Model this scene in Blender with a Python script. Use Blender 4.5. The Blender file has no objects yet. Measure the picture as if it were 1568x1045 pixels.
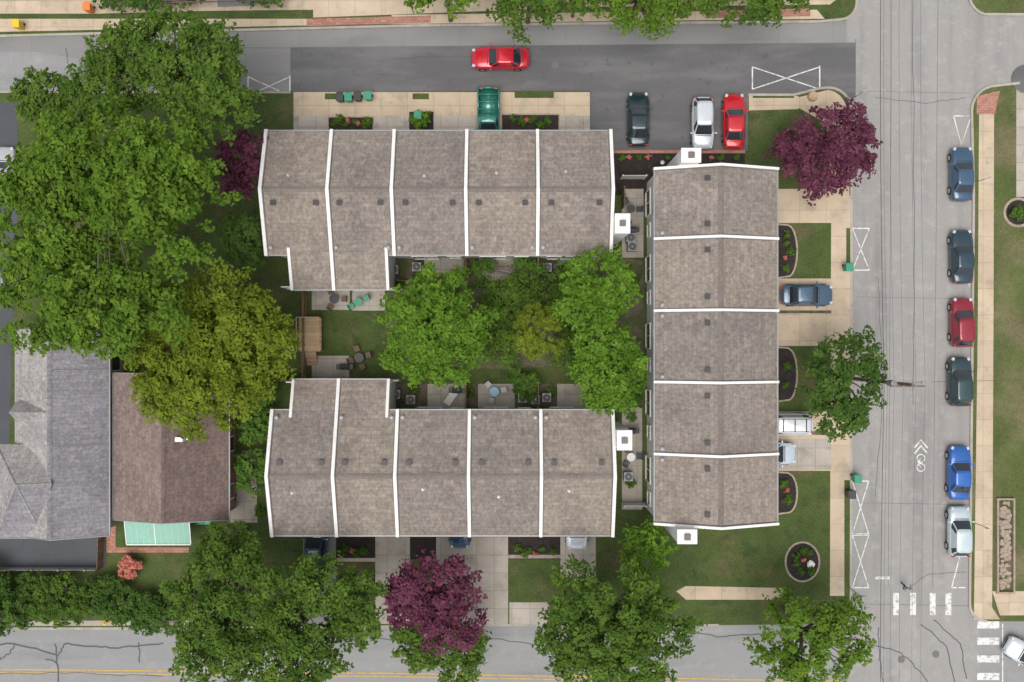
import bpy, bmesh, math, random
import numpy as np
from mathutils import Vector, Matrix
random.seed(7)
S=0.055; CH=75.0
def U(px,py,z=0.0):
    k=S*(CH-z)/CH
    return ((px-784)*k,(522.5-py)*k)
scene=bpy.context.scene
coll=scene.collection
# ------------------------------------------------------------------ materials
def nd(nt,t,**kw):
    n=nt.nodes.new(t)
    for k,v in kw.items(): setattr(n,k,v)
    return n
def math_(nt,op,a,b=None,c=None):
    n=nt.nodes.new('ShaderNodeMath'); n.operation=op
    for i,v in enumerate((a,b,c)):
        if v is None: continue
        if isinstance(v,(int,float)): n.inputs[i].default_value=v
        else: nt.links.new(v,n.inputs[i])
    return n.outputs[0]
def noise(nt,vec,scale,detail=3,rough=0.55,dist=0):
    n=nt.nodes.new('ShaderNodeTexNoise'); n.inputs['Scale'].default_value=scale
    n.inputs['Detail'].default_value=detail; n.inputs['Roughness'].default_value=rough
    n.inputs['Distortion'].default_value=dist
    nt.links.new(vec,n.inputs['Vector']); return n.outputs[0]
def ramp(nt,v,a,b):
    n=nt.nodes.new('ShaderNodeMapRange'); n.inputs[1].default_value=a; n.inputs[2].default_value=b
    n.interpolation_type='SMOOTHSTEP'
    nt.links.new(v,n.inputs[0]); return n.outputs[0]
def mapping(nt,vec,scale=(1,1,1),rot=0,loc=(0,0,0)):
    m=nt.nodes.new('ShaderNodeMapping'); m.inputs['Scale'].default_value=scale
    m.inputs['Rotation'].default_value=(0,0,rot); m.inputs['Location'].default_value=loc
    nt.links.new(vec,m.inputs['Vector']); return m.outputs[0]
def mixc(nt,f,a,b,mode='MIX'):
    m=nt.nodes.new('ShaderNodeMix'); m.data_type='RGBA'; m.blend_type=mode
    for i,v in ((0,f),(6,a),(7,b)):
        if isinstance(v,(int,float)): m.inputs[i].default_value=v
        elif isinstance(v,tuple): m.inputs[i].default_value=(v[0],v[1],v[2],1)
        else: nt.links.new(v,m.inputs[i])
    return m.outputs[2]
def M(name,base,var=0.15,scale=0.5,var2=0.15,scale2=8,c2=None,c2scale=0.3,c2lo=0.5,c2hi=0.7,stretch=(1,1,1),
      joints=None,jcol=0.6,jrot=0,bump=0.0,bscale=20,rough=0.9,metal=0,brick=None,c3=None,c3scale=1.5,c3lo=.6,c3hi=.75,spec=0.3):
    m=bpy.data.materials.new(name); m.use_nodes=True; nt=m.node_tree; nt.nodes.clear()
    out=nd(nt,'ShaderNodeOutputMaterial'); p=nd(nt,'ShaderNodeBsdfPrincipled')
    nt.links.new(p.outputs[0],out.inputs[0])
    g=nd(nt,'ShaderNodeNewGeometry'); pos=g.outputs['Position']
    v=mapping(nt,pos,stretch)
    n1=noise(nt,v,scale,4); n2=noise(nt,mapping(nt,pos,tuple((x+1)/2 for x in stretch)),scale2,3,.7)
    f=math_(nt,'ADD',math_(nt,'MULTIPLY_ADD',n1,4*var,1-2*var),math_(nt,'MULTIPLY_ADD',n2,4*var2,-2*var2))
    col=base
    if c2: col=mixc(nt,ramp(nt,noise(nt,v,c2scale,4,.6),c2lo,c2hi),col,c2)
    if c3: col=mixc(nt,ramp(nt,noise(nt,mapping(nt,pos,(1,1,1) if c3scale>1 else stretch,0,(13,7,3)),c3scale,5,.65),c3lo,c3hi),col,c3)
    if joints:
        b=nd(nt,'ShaderNodeTexBrick'); b.offset=0; b.inputs['Scale'].default_value=1
        b.inputs['Brick Width'].default_value=joints; b.inputs['Row Height'].default_value=joints
        b.inputs['Mortar Size'].default_value=0.025; b.inputs['Mortar Smooth'].default_value=.4
        b.inputs['Color1'].default_value=(1,1,1,1); b.inputs['Color2'].default_value=(.88,.88,.87,1); b.inputs['Mortar'].default_value=(jcol,jcol,jcol,1)
        nt.links.new(mapping(nt,pos,(1,1,0),jrot),b.inputs['Vector'])
        col=mixc(nt,1.0,col,b.outputs[0],'MULTIPLY')
    if brick:
        b=nd(nt,'ShaderNodeTexBrick'); b.offset=.5; b.inputs['Scale'].default_value=1
        b.inputs['Brick Width'].default_value=brick[0]; b.inputs['Row Height'].default_value=brick[1]
        b.inputs['Mortar Size'].default_value=0.018; b.inputs['Mortar Smooth'].default_value=.6
        c=brick[3]; b.inputs['Color1'].default_value=(1+c,1+c,1+c,1); b.inputs['Color2'].default_value=(1-c,1-c,1-c,1); b.inputs['Mortar'].default_value=(1-2*c,1-2*c,1-2*c,1)
        nt.links.new(mapping(nt,pos,(1,1,0),brick[2]),b.inputs['Vector'])
        col=mixc(nt,1.0,col,b.outputs[0],'MULTIPLY')
    vm=nd(nt,'ShaderNodeVectorMath',operation='SCALE')
    if isinstance(col,tuple): vm.inputs[0].default_value=col
    else: nt.links.new(col,vm.inputs[0])
    nt.links.new(f,vm.inputs['Scale'])
    nt.links.new(vm.outputs[0],p.inputs['Base Color'])
    p.inputs['Roughness'].default_value=rough; p.inputs['Metallic'].default_value=metal
    p.inputs['Specular IOR Level'].default_value=spec
    if bump:
        bn=nd(nt,'ShaderNodeBump'); bn.inputs['Strength'].default_value=bump; bn.inputs['Distance'].default_value=.05
        nt.links.new(noise(nt,pos,bscale,4,.7),bn.inputs['Height']); nt.links.new(bn.outputs[0],p.inputs['Normal'])
    return m
def worn_paint(name,col,under,thr=.56):
    return M(name,col,var=.06,var2=.12,scale2=10,c2=under,c2scale=3,c2lo=thr-.06,c2hi=thr+.1,c3=under,c3scale=.5,c3lo=.52,c3hi=.8)
def leafmat(name,a,b,c=None):
    m=bpy.data.materials.new(name); m.use_nodes=True; nt=m.node_tree; nt.nodes.clear()
    out=nd(nt,'ShaderNodeOutputMaterial')
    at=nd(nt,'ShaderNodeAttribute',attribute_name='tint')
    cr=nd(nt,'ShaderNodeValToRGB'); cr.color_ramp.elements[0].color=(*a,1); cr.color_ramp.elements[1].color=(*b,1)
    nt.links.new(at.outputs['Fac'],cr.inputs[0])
    d=nd(nt,'ShaderNodeBsdfDiffuse')
    t=nd(nt,'ShaderNodeBsdfTranslucent'); mx=nd(nt,'ShaderNodeMixShader'); mx.inputs[0].default_value=.28
    nt.links.new(cr.outputs[0],d.inputs['Color']); nt.links.new(cr.outputs[0],t.inputs[0])
    nt.links.new(d.outputs[0],mx.inputs[1]); nt.links.new(t.outputs[0],mx.inputs[2]); nt.links.new(mx.outputs[0],out.inputs[0])
    return m
def plain(name,c,rough=.5,metal=0,coat=0,spec=.5,em=None):
    m=bpy.data.materials.new(name); m.use_nodes=True; nt=m.node_tree; p=nt.nodes['Principled BSDF']
    g=nd(nt,'ShaderNodeNewGeometry'); n=noise(nt,g.outputs['Position'],3,4)
    vm=nd(nt,'ShaderNodeVectorMath',operation='SCALE'); vm.inputs[0].default_value=c
    nt.links.new(math_(nt,'MULTIPLY_ADD',n,.3,.85),vm.inputs['Scale']); nt.links.new(vm.outputs[0],p.inputs['Base Color'])
    p.inputs['Roughness'].default_value=rough; p.inputs['Metallic'].default_value=metal
    p.inputs['Coat Weight'].default_value=coat; p.inputs['Specular IOR Level'].default_value=spec
    return m
GRASS=M('grass',(.070,.098,.026),var=.2,scale=.5,var2=.35,scale2=7,c2=(.125,.11,.05),c2scale=.35,c2lo=.5,c2hi=.75,c3=(.048,.074,.02),c3scale=.9,c3lo=.5,c3hi=.7,bump=.8,bscale=14)
GRASS_R=M('lawn_dry',(.09,.115,.034),var=.2,scale=.3,var2=.3,scale2=6,c2=(.165,.145,.075),c2scale=.2,c2lo=.45,c2hi=.7,bump=.8,bscale=14)
ASPH=M('asphalt_dark',(.125,.122,.124),var=.09,scale=.25,var2=.12,scale2=14,c2=(.165,.16,.158),c2scale=.5,c2lo=.42,c2hi=.7,stretch=(.25,1,1),bump=.2,bscale=40,c3=(.10,.098,.10),c3scale=1.3,c3lo=.58,c3hi=.72)
ASPH2=M('asphalt_worn',(.265,.258,.25),var=.09,scale=.3,var2=.09,scale2=12,c2=(.21,.205,.2),c2scale=.4,c2lo=.5,c2hi=.75,stretch=(.3,1,1),joints=4.5,jcol=.8)
ASPHP=M('asphalt_private',(.085,.09,.10),var=.12,scale=.3,var2=.12,scale2=10)
ROADN=M('road_ns',(.31,.295,.28),var=.08,scale=.5,var2=.09,scale2=10,c2=(.255,.242,.232),c2scale=.6,c2lo=.48,c2hi=.72,stretch=(1,.08,1),c3=(.36,.345,.325),c3scale=1.1,c3lo=.48,c3hi=.75)
ROADB=M('road_ew',(.28,.278,.275),var=.08,scale=.6,var2=.08,scale2=10,c2=(.235,.235,.235),c2scale=.7,c2lo=.48,c2hi=.72,stretch=(.08,1,1),c3=(.32,.315,.305),c3scale=1.1,c3lo=.5,c3hi=.75)
CONC=M('concrete_light',(.44,.39,.335),var=.12,scale=.6,var2=.1,scale2=10,c2=(.32,.285,.245),c2scale=.8,c2lo=.5,c2hi=.75,joints=1.5)
TAN=M('concrete_tan',(.56,.445,.32),var=.12,scale=.5,var2=.1,scale2=9,c2=(.43,.355,.27),c2scale=.7,c2lo=.48,c2hi=.75,c3=(.34,.28,.22),c3scale=1.5,c3lo=.58,c3hi=.8,joints=2.2,jcol=.65)
KERB=M('kerb_concrete',(.42,.375,.33),var=.18,scale=1,var2=.12,scale2=10,joints=3)
BRICKP=M('brick_paver',(.40,.20,.15),var=.12,var2=.15,scale2=9,brick=(.4,.2,0,.2))
MULCH=M('mulch',(.04,.031,.028),var=.3,scale=2,var2=.5,scale2=12,bump=1,bscale=25)
DIRT=M('dirt',(.14,.115,.08),var=.2,scale=1,var2=.35,scale2=9,c2=(.075,.09,.035),c2scale=.9,c2lo=.42,c2hi=.6)
def roofm(n,c,rot,st=(1,1,1)):
    return M(n,c,var=.09,scale=.4,var2=.36,scale2=4.2,c2=tuple(x*k for x,k in zip(c,(.84,.84,.86))),c2scale=.35,c2lo=.42,c2hi=.7,brick=(.8,.3,rot,.11),stretch=st,bump=.5,bscale=8,
             c3=tuple(x*k for x,k in zip(c,(1.2,1.15,1.10))),c3scale=1.6,c3lo=.5,c3hi=.72)
def variants(n,c,rot,st):
    return [roofm(n+'_%s'%s,tuple(x*k for x,k in zip(c,kk)),rot,st) for s,kk in (('a',(1,1,1)),('b',(1.08,1.06,1.03)),('c',(.93,.935,.95)))]
ROOFX=variants('shingles_ew',(.250,.215,.187),0,(1,.35,1)); ROOFY=variants('shingles_ns',(.252,.217,.189),math.pi/2,(.35,1,1))
RCAP=M('ridge_cap',(.20,.172,.15),var2=.25,scale2=5)
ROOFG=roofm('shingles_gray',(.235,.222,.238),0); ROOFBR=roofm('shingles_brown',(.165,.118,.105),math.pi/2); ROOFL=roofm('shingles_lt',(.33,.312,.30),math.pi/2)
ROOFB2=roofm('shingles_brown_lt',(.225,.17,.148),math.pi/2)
WHITE=M('white_trim',(.80,.78,.75),var=.08,scale=.7,var2=.10,scale2=5,rough=.6)
SIDING=M('siding_white',(.66,.65,.62),var=.05,scale=.5,var2=.03,scale2=3,rough=.7)
BRICKW=M('brick_wall',(.30,.16,.12),var=.1,var2=.12,scale2=6)
SIDT=M('siding_tan',(.45,.40,.33),var=.05,var2=.03)
GLASS=plain('window_glass',(.03,.035,.04),.06,0,0,.8)
DARK=plain('dark_metal',(.035,.035,.04),.5)
GREYM=plain('grey_metal',(.27,.27,.27),.5,.3)
FLASH=plain('flashing_metal',(.15,.14,.13),.6,.2)
GALV=plain('galvanised',(.40,.40,.40),.45,.4)
WOOD=M('wood_fence',(.26,.17,.10),var=.15,scale=1,var2=.2,scale2=10,brick=(.14,5,0,.12))
WOODL=M('wood_deck',(.48,.34,.21),var=.12,scale=1,var2=.15,scale2=8,brick=(5,.14,0,.14))
WOODP=M('wood_pole',(.16,.115,.085),var=.15,var2=.2)
TEAL=plain('teal_awning',(.24,.47,.37),.6)
RUBBER=plain('rubber',(.02,.02,.02),.85); CHROME=plain('alloy',(.55,.55,.56),.25,.9)
CGLASS=plain('car_glass',(.02,.028,.035),.04,0,.5,.7)
HEADL=plain('headlamp',(.5,.53,.56),.12,0,1); TAILL=plain('taillamp',(.28,.012,.012),.15,0,1)
STONE=M('stone',(.36,.29,.23),var=.25,scale=3,var2=.2,scale2=12,bump=.6,bscale=8)
WPAINT=worn_paint('road_paint_white',(.70,.69,.66),(.37,.355,.34),.55)
YPAINT=worn_paint('road_paint_yellow',(.56,.36,.09),(.28,.27,.25),.56)
SEAL=plain('crack_seal',(.065,.07,.09),.6)
BARK=M('bark',(.14,.11,.09),var=.2,scale=3,var2=.3,scale2=12,bump=.6)
L_BRIGHT=leafmat('leaves_bright',(.060,.130,.016),(.185,.325,.040))
L_BIG=leafmat('leaves_large_tree',(.058,.115,.016),(.175,.285,.038))
L_MID=leafmat('leaves_mid',(.050,.098,.020),(.145,.235,.040))
L_DARK=leafmat('leaves_dark',(.040,.082,.020),(.115,.20,.042))
L_OLIVE=leafmat('leaves_olive',(.085,.125,.014),(.225,.285,.035))
L_PURP=leafmat('leaves_purple',(.065,.018,.034),(.23,.078,.125))
L_CORAL=leafmat('leaves_coral',(.4,.10,.07),(.8,.32,.24))
L_SHRUB=leafmat('leaves_shrub',(.05,.105,.018),(.14,.25,.045))
# ------------------------------------------------------------------ mesh builder
def empty(name,loc=(0,0,0)):
    e=bpy.data.objects.new(name,None); e.location=loc; e.empty_display_size=.3; coll.objects.link(e); return e
class MB:
    def __init__(s,f=None): s.v=[];s.f=[];s.fn=f;s.mi=[];s.cur=0
    def add(s,vs,fs):
        o=len(s.v)
        s.v+= [s.fn(*p) if s.fn else tuple(p) for p in vs]
        s.f+= [tuple(i+o for i in f) for f in fs]; s.mi+=[s.cur]*len(fs)
    def box(s,x0,x1,y0,y1,z0,z1):
        s.add([(x0,y0,z0),(x1,y0,z0),(x1,y1,z0),(x0,y1,z0),(x0,y0,z1),(x1,y0,z1),(x1,y1,z1),(x0,y1,z1)],
              [(0,3,2,1),(4,5,6,7),(0,1,5,4),(1,2,6,5),(2,3,7,6),(3,0,4,7)])
    def rbox(s,cx,cy,z0,z1,lx,ly,a):
        c,sn=math.cos(a),math.sin(a); P=[]
        for z in (z0,z1):
            for dx,dy in ((-lx,-ly),(lx,-ly),(lx,ly),(-lx,ly)):
                P.append((cx+(dx*c-dy*sn)/2,cy+(dx*sn+dy*c)/2,z))
        s.add(P,[(0,3,2,1),(4,5,6,7),(0,1,5,4),(1,2,6,5),(2,3,7,6),(3,0,4,7)])
    def cyl(s,x,y,z0,z1,r,n=16,r2=None):
        r2=r if r2 is None else r2
        P=[(x+r*math.cos(2*math.pi*i/n),y+r*math.sin(2*math.pi*i/n),z0) for i in range(n)]+[(x+r2*math.cos(2*math.pi*i/n),y+r2*math.sin(2*math.pi*i/n),z1) for i in range(n)]
        s.add(P,[(i,(i+1)%n,n+(i+1)%n,n+i) for i in range(n)]+[tuple(range(n,2*n)),tuple(range(n-1,-1,-1))])
    def beam(s,a,b,r,n=6,r2=None):
        a=Vector(a);b=Vector(b);d=(b-a).normalized(); t=d.orthogonal().normalized(); u=d.cross(t); r2=r if r2 is None else r2
        P=[tuple(a+(t*math.cos(2*math.pi*i/n)+u*math.sin(2*math.pi*i/n))*r) for i in range(n)]+[tuple(b+(t*math.cos(2*math.pi*i/n)+u*math.sin(2*math.pi*i/n))*r2) for i in range(n)]
        s.add(P,[(i,(i+1)%n,n+(i+1)%n,n+i) for i in range(n)]+[tuple(range(n,2*n)),tuple(range(n-1,-1,-1))])
    def prism(s,pts,axis,a0,a1):
        n=len(pts)
        if axis==0: P=[(a0,p[0],p[1]) for p in pts]+[(a1,p[0],p[1]) for p in pts]
        elif axis==1: P=[(p[0],a0,p[1]) for p in pts]+[(p[0],a1,p[1]) for p in pts]
        else: P=[(p[0],p[1],a0) for p in pts]+[(p[0],p[1],a1) for p in pts]
        s.add(P,[(i,(i+1)%n,n+(i+1)%n,n+i) for i in range(n)]+[tuple(range(n,2*n)),tuple(range(n-1,-1,-1))])
    def obj(s,name,mats,parent=None,smooth=False,bevel=0):
        if not isinstance(mats,(list,tuple)): mats=[mats]
        me=bpy.data.meshes.new(name); me.from_pydata(s.v,[],s.f)
        for m in mats: me.materials.append(m)
        me.polygons.foreach_set('material_index',s.mi)
        bm=bmesh.new(); bm.from_mesh(me); bmesh.ops.recalc_face_normals(bm,faces=bm.faces)
        bm.to_mesh(me); bm.free()
        if smooth: me.polygons.foreach_set('use_smooth',[True]*len(me.polygons))
        o=bpy.data.objects.new(name,me); coll.objects.link(o)
        if parent:
            o.parent=parent; o.matrix_parent_inverse=Matrix.Translation(parent.location).inverted()
        if bevel:
            b=o.modifiers.new('b','BEVEL'); b.width=bevel; b.segments=2; b.limit_method='ANGLE'
        return o
SI=[0]
def sheet(name,pts,z,mat,z0=None):
    b=MB(); w=[U(*p) for p in pts]
    if z0 is None:
        SI[0]+=1; z+=(SI[0]%13)*.00042
        b.add([(x,y,z) for x,y in w],[tuple(range(len(w)))])
        o=b.obj(name,mat)
        if o.data.polygons[0].normal.z<0: o.data.flip_normals()
        return o
    b.prism(w,2,z0,z); return b.obj(name,mat)
def rect(x0,y0,x1,y1): return [(x0,y0),(x1,y0),(x1,y1),(x0,y1)]
def strip_mb(b,pts,w,z,world=False):
    P=[Vector(p if world else U(*p)) for p in pts]
    L=[];R=[]
    for i,p in enumerate(P):
        d=(P[min(i+1,len(P)-1)]-P[max(i-1,0)]).normalized(); n=Vector((-d.y,d.x))*w/2
        L.append((p.x+n.x,p.y+n.y,z)); R.append((p.x-n.x,p.y-n.y,z))
    n=len(P); b.add(L+R,[(i,i+1,n+i+1,n+i) for i in range(n-1)])
def strip(name,pts,w,z,mat):
    b=MB(); SI[0]+=1; strip_mb(b,pts,w,z+(SI[0]%13)*.00042); return b.obj(name,mat)
def arc(cx,cy,r,a0,a1,n=8,ry=None):
    ry=ry or r
    return [(cx+r*math.cos(math.radians(a0+(a1-a0)*i/n)),cy-ry*math.sin(math.radians(a0+(a1-a0)*i/n))) for i in range(n+1)]
# ------------------------------------------------------------------ ground
g=MB(); g.add([(-400,-400,-.02),(400,-400,-.02),(400,400,-.02),(-400,400,-.02)],[(0,1,2,3)]); g.obj('ground',GRASS)
F=4000
sheet('top_road',[(-F,40),(1330,10),(1330,240),(-F,240)],.000,ASPH2)
sheet('bottom_road',[(-F,940),(F,930),(F,1080),(-F,1075)],.000,ROADB)
sheet('side_road',[(1296,-F),(1500,-F),(1500,0),(F,0),(F,190),(1500,190),(1500,F),(1296,F)],.007,ROADN)
sheet('asphalt_overlay',[(445,73),(1310,66),(1310,150),(1146,150),(1146,236),(903,236),(903,150),(445,150)],.014,ASPH)
sheet('asphalt_patch',[(-F,85),(60,80),(120,90),(130,150),(-F,150)],.014,ROADB)
LZ=.12
blk=[(-F,140),(445,142),(903,140),(903,232),(1146,232),(1146,146)]+[(1215,146),(1255,136)]+arc(1268,170,35,90,0,6)+[(1303,420),(1302,925)]+arc(1272,925,30,0,-90,6)+[(1100,957),(800,957),(260,962),(-F,962)]
lawn=sheet('block_lawn',blk,LZ,GRASS,-.005)
topb=[(-F,56),(0,56),(445,45),(640,40),(900,37),(1250,34)]+arc(1285,5,26,-90,0,6)+[(1313,-F),(-F,-F)]
sheet('north_lawn',topb,LZ,GRASS,-.005)
rb=[(F,128),(1560,128)]+arc(1525,170,38,90,180,6)+[(1490,300),(1484,925)]+arc(1510,925,26,180,270,6)+[(F,951)]
sheet('east_lawn',rb,LZ,GRASS_R,-.005)
trb=[(1483,-F)]+arc(1515,-8,32,180,270,6)+[(F,24),(F,-F)]
sheet('northeast_lawn',trb,LZ,GRASS_R,-.005)
sheet('south_lawn',[(-F,1075),(F,1080),(F,F),(-F,F)],LZ,GRASS,-.005)
def kerb(name,pts):
    b=MB(); P=[Vector(U(*p)) for p in pts]; w=.2
    for i in range(len(P)-1):
        a,c=P[i],P[i+1]; d=(c-a); 
        b.rbox((a.x+c.x)/2,(a.y+c.y)/2,-.01,.138+.0007*(i%4),d.length+.04,w,math.atan2(d.y,d.x))
    b.obj(name,KERB)
kerb('kerb',[(-900,140),(445,142)]); kerb('kerb',[p for p in blk[5:-4]]); kerb('kerb',[(1100,957),(800,957),(260,962),(-900,962)])
kerb('kerb',[p for p in topb[1:-1][:13]]+[(1313,-400)]); kerb('kerb',rb[1:-1]); kerb('kerb',[(1483,-400)]+trb[1:-3]+[(1800,24)])
A=LZ+.004; B2=LZ+.011; C3=LZ+.018
sheet('sidewalk',[(-900,20),(0,22),(150,22),(300,18),(480,16),(480,28),(640,22),(900,12),(1270,8),(1300,-15),(1300,-400),(1270,-400),(1262,-12),(900,-6),(480,0),(300,0),(-900,6)],A,TAN)
sheet('sidewalk',[(-900,30),(0,30),(470,30),(470,40),(0,50),(-900,50)],B2,TAN)
sheet('sidewalk',[(600,24),(1250,16),(1262,30),(900,34),(600,38)],A,TAN)
sheet('brick_verge',[(470,30),(660,25),(660,36),(470,41)],B2,BRICKP)
sheet('brick_verge',[(1080,18),(1240,14),(1240,26),(1080,29)],B2,BRICKP)
sheet('parking_pad',[(330,-60),(395,-60),(392,10),(334,12)],B2,ASPH2)
sheet('driveway',rect(450,142,903,240),A,TAN)
for i,(a,b_) in enumerate([(573,632),(663,735),(856,903),(450,503)]):
    sheet('driveway_slab',rect(a,178,b_,240),B2,CONC)
for r in [rect(632,144,657,153),rect(788,141,848,151),rect(498,144,520,153)]: sheet('grass_patch',r,B2,GRASS)
sheet('mulch_bed',rect(503,180,572,235),C3,MULCH); sheet('mulch_bed',rect(768,176,856,235),C3,MULCH); sheet('mulch_bed',rect(627,172,664,235),C3,MULCH)
sheet('mulch_bed',rect(938,236,1140,300),B2,MULCH)
strip('bed_border',[(938,233),(1140,233)],.28,C3,BRICKP)
for p in ([(503,236),(503,180),(572,180),(572,236)],[(768,236),(768,176),(856,176),(856,236)]): strip('bed_border',p,.14,C3+.01,STONE)
sheet('sidewalk',[(1146,148),(1222,148),(1222,168),(1146,170)],A,TAN)
sheet('sidewalk',[(1222,150)]+arc(1262,172,34,80,0,5)+[(1300,300),(1272,300),(1265,190),(1222,166)],A,TAN)
sheet('grass_patch',rect(1152,148,1215,151),B2,GRASS)
sheet('sidewalk',[(1272,300),(1303,300),(1303,735),(1292,735),(1292,912),(1270,912)],A,TAN)
sheet('grass_patch',rect(1295,350,1301,415),B2,GRASS)
for r in [rect(1150,290,1272,342),rect(1150,427,1272,530),rect(1150,630,1272,721)]: sheet('driveway',r,A,TAN)
sheet('driveway_slab',rect(1150,672,1272,719),B2,CONC)
strip('driveway_joint',[(1150,478),(1272,478)],.25,C3,DIRT); strip('driveway_joint',[(1150,660),(1272,664)],.3,C3+.004,DIRT)
for y0,y1 in [(343,427),(531,616),(722,788)]:
    sheet('mulch_bed',[(1150,y0),(1205,y0+2)]+arc(1205,(y0+y1)/2,13,80,-80,8,(y1-y0)/2-3)+[(1205,y1-2),(1150,y1)],B2,MULCH)
    strip('bed_border',[(1190,y0+1),(1205,y0+2)]+arc(1206,(y0+y1)/2,14,80,-80,10,(y1-y0)/2-3)+[(1190,y1-1)],.14,C3,STONE)
sheet('footpath',[(1035,905),(1050,897),(1197,900),(1200,912),(1180,918),(1050,918)],A,TAN)
sheet('sidewalk',rect(780,922,842,957),A,CONC)
sheet('driveway',rect(575,790,628,955),A,CONC); sheet('driveway',rect(728,790,778,957),A,CONC); sheet('driveway',rect(858,790,912,890),A,CONC)
sheet('driveway',rect(465,790,515,955),A,ASPH2); sheet('driveway',rect(668,790,728,955),A,CONC)
for a,b_ in [(515,575),(778,858),(628,668)]: sheet('mulch_bed',rect(a,790,b_,856),B2,MULCH)
strip('bed_border',[(515,857),(575,857)],.3,C3,TAN); strip('bed_border',[(778,852),(858,852)],.3,C3,STONE)
sheet('footpath',rect(-900,950,300,958),A,CONC) 
sheet('mulch_bed',arc(1228,860,25,0,350,20,29),B2,MULCH)
strip('bed_border',arc(1228,860,26,0,360,24,30),.16,C3,STONE)
sheet('parking_lot',[(-900,160),(28,158),(30,300),(20,520),(15,700),(-900,700)],A,ASPHP)
sheet('parking_lot',[(-300,700),(160,800),(163,868),(-300,872)],A,ASPHP)
sheet('footpath',[(350,690),(392,690),(395,800),(352,800)],A,CONC)
sheet('footpath',[(164,780),(178,780),(178,838),(290,838),(290,846),(164,846)],A,BRICKP)
for r in [(478,445,536,475),(540,440,590,476),(650,395,710,418),(733,395,787,430),(853,395,880,412),(655,588,712,625),(732,588,788,625),(853,588,900,625),(478,545,535,585),(952,290,985,395),(952,625,983,780)]:
    sheet('patio',rect(*r),B2+.004,CONC)
sheet('yard_lawn',rect(498,476,582,545),A,GRASS)
sheet('yard_bed',[(596,395),(950,395),(985,400),(985,620),(950,622),(596,622)],LZ+.003,DIRT)
sheet('yard_lawn',[(600,560),(760,565),(900,560),(960,600),(900,622),(850,588),(600,588)],LZ+.010,GRASS)
sheet('sidewalk',[(1498,165),(1521,160),(1520,500),(1518,930),(1530,948),(1490,948),(1496,500)],A,TAN)
sheet('ramp_pad',[(1495,148),(1530,140),(1522,176),(1494,176)],B2,BRICKP)
sheet('footpath',rect(1555,128,1900,302),A,CONC)
sheet('sidewalk',[(1518,905),(1560,905),(1900,900),(1900,940),(1530,942)],B2,TAN)
sheet('mulch_bed',arc(1558,326,20,0,350,16),B2,MULCH)
strip('bed_border',arc(1558,326,21,0,360,24),.22,C3,STONE)
sheet('parking_pad',arc(1570,122,22,0,350,14),B2,ASPH)
# road markings
mk=MB(); Z=.024
def ln(pts,w=.11): strip_mb(mk,pts,w,Z)
def hourglass(x0,y0,x1,y1,horiz=False):
    if horiz: ln([(x0,y0),(x0,y1)]); ln([(x1,y0-2),(x1,y1-2)])
    else: ln([(x0,y0),(x1,y0)]); ln([(x0,y1),(x1,y1)])
    strip_mb(mk,[(x0,y0),(x1,y1)],.09,Z+.003); strip_mb(mk,[(x0,y1),(x1,y0)],.09,Z+.006)
hourglass(1305,350,1331,414); hourglass(1305,737,1330,818); hourglass(1305,819.5,1330,900); hourglass(1152,103,1255,137,True)
hourglass(380,118,444,147,True); ln([(1460,178),(1487,178),(1472,222),(1460,178)])
ln([(1457,900),(1478,900)]); ln([(1457,900),(1470,850)]); ln([(1484,430),(1484,440)])
for x in (1372,1398,1428,1452): mk.box(U(x-4.5,0)[0],U(x+4.5,0)[0],U(0,942)[1],U(0,908)[1],.016,Z)
for y in (957,982,1009,1036): mk.box(U(1496,0)[0],U(1530,0)[0],U(0,y+5.5)[1],U(0,y-5.5)[1],.016,Z)
ln([(1535,955),(1535,1045)],.1); ln([(1340,885),(1362,885)],.25)
for y in (678,687): strip_mb(mk,[(1400,y+8),(1410,y-4),(1420,y+8)],.14,Z)
for cy in (702,716): strip_mb(mk,arc(1410,cy,6,0,360,14),.09,Z)
strip_mb(mk,[(1410,702),(1405,708),(1410,716)],.08,Z+.004); strip_mb(mk,[(1405,708),(1415,712)],.08,Z+.008)
mk.obj('road_markings_white',WPAINT)
yl=MB()
for o in (0,5): strip_mb(yl,[(-1200,1018+o),(0,1025+o),(600,1031+o),(1150,1041+o),(1290,1042+o)],.11,.015)
yl.obj('road_markings_yellow',YPAINT)
sl=MB()
def wob(pts,n=8,amp=3,seed=0):
    r=random.Random(seed); out=[]
    for i in range(len(pts)-1):
        for j in range(n):
            t=j/n; out.append((pts[i][0]*(1-t)+pts[i+1][0]*t+r.uniform(-amp,amp)*.5,pts[i][1]*(1-t)+pts[i+1][1]*t+r.uniform(-amp,amp)*.5))
    return out+[pts[-1]]
for i,(p,w) in enumerate([([(-50,992),(20,985),(90,1003),(100,985),(130,990),(180,992),(250,985)],.12),([(85,985),(90,1045),(92,1080)],.12),([(0,1010),(15,1000),(25,986)],.1),([(70,1010),(82,1012),(90,1020)],.1),([(213,985),(214,1015)],.1),
   ([(1330,985),(1380,1000),(1415,1035),(1440,1080)],.08),([(1345,960),(1347,1010),(1352,1045)],.07),([(1430,950),(1470,985),(1480,1040)],.08),([(1410,955),(1450,990),(1462,1045)],.08),([(1398,0),(1400,420),(1398,620)],.04),
   ([(-50,1032),(120,1031),(250,1036)],.05),([(560,975),(640,985),(760,978),(830,990)],.06),([(1340,150),(1420,158),(1480,150)],.035),([(1345,430),(1352,600),(1340,760)],.035),([(1385,905),(1420,880),(1480,876)],.03),
   ([(100,75),(105,100),(100,138)],.05),([(1060,968),(1100,975),(1180,970),(1290,978)],.07),([(600,90),(700,86),(820,95)],.04)]):
    strip_mb(sl,wob(p,8,2.5,i),w,.0205+i*.0002)
sl.obj('crack_seal',SEAL)
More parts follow.
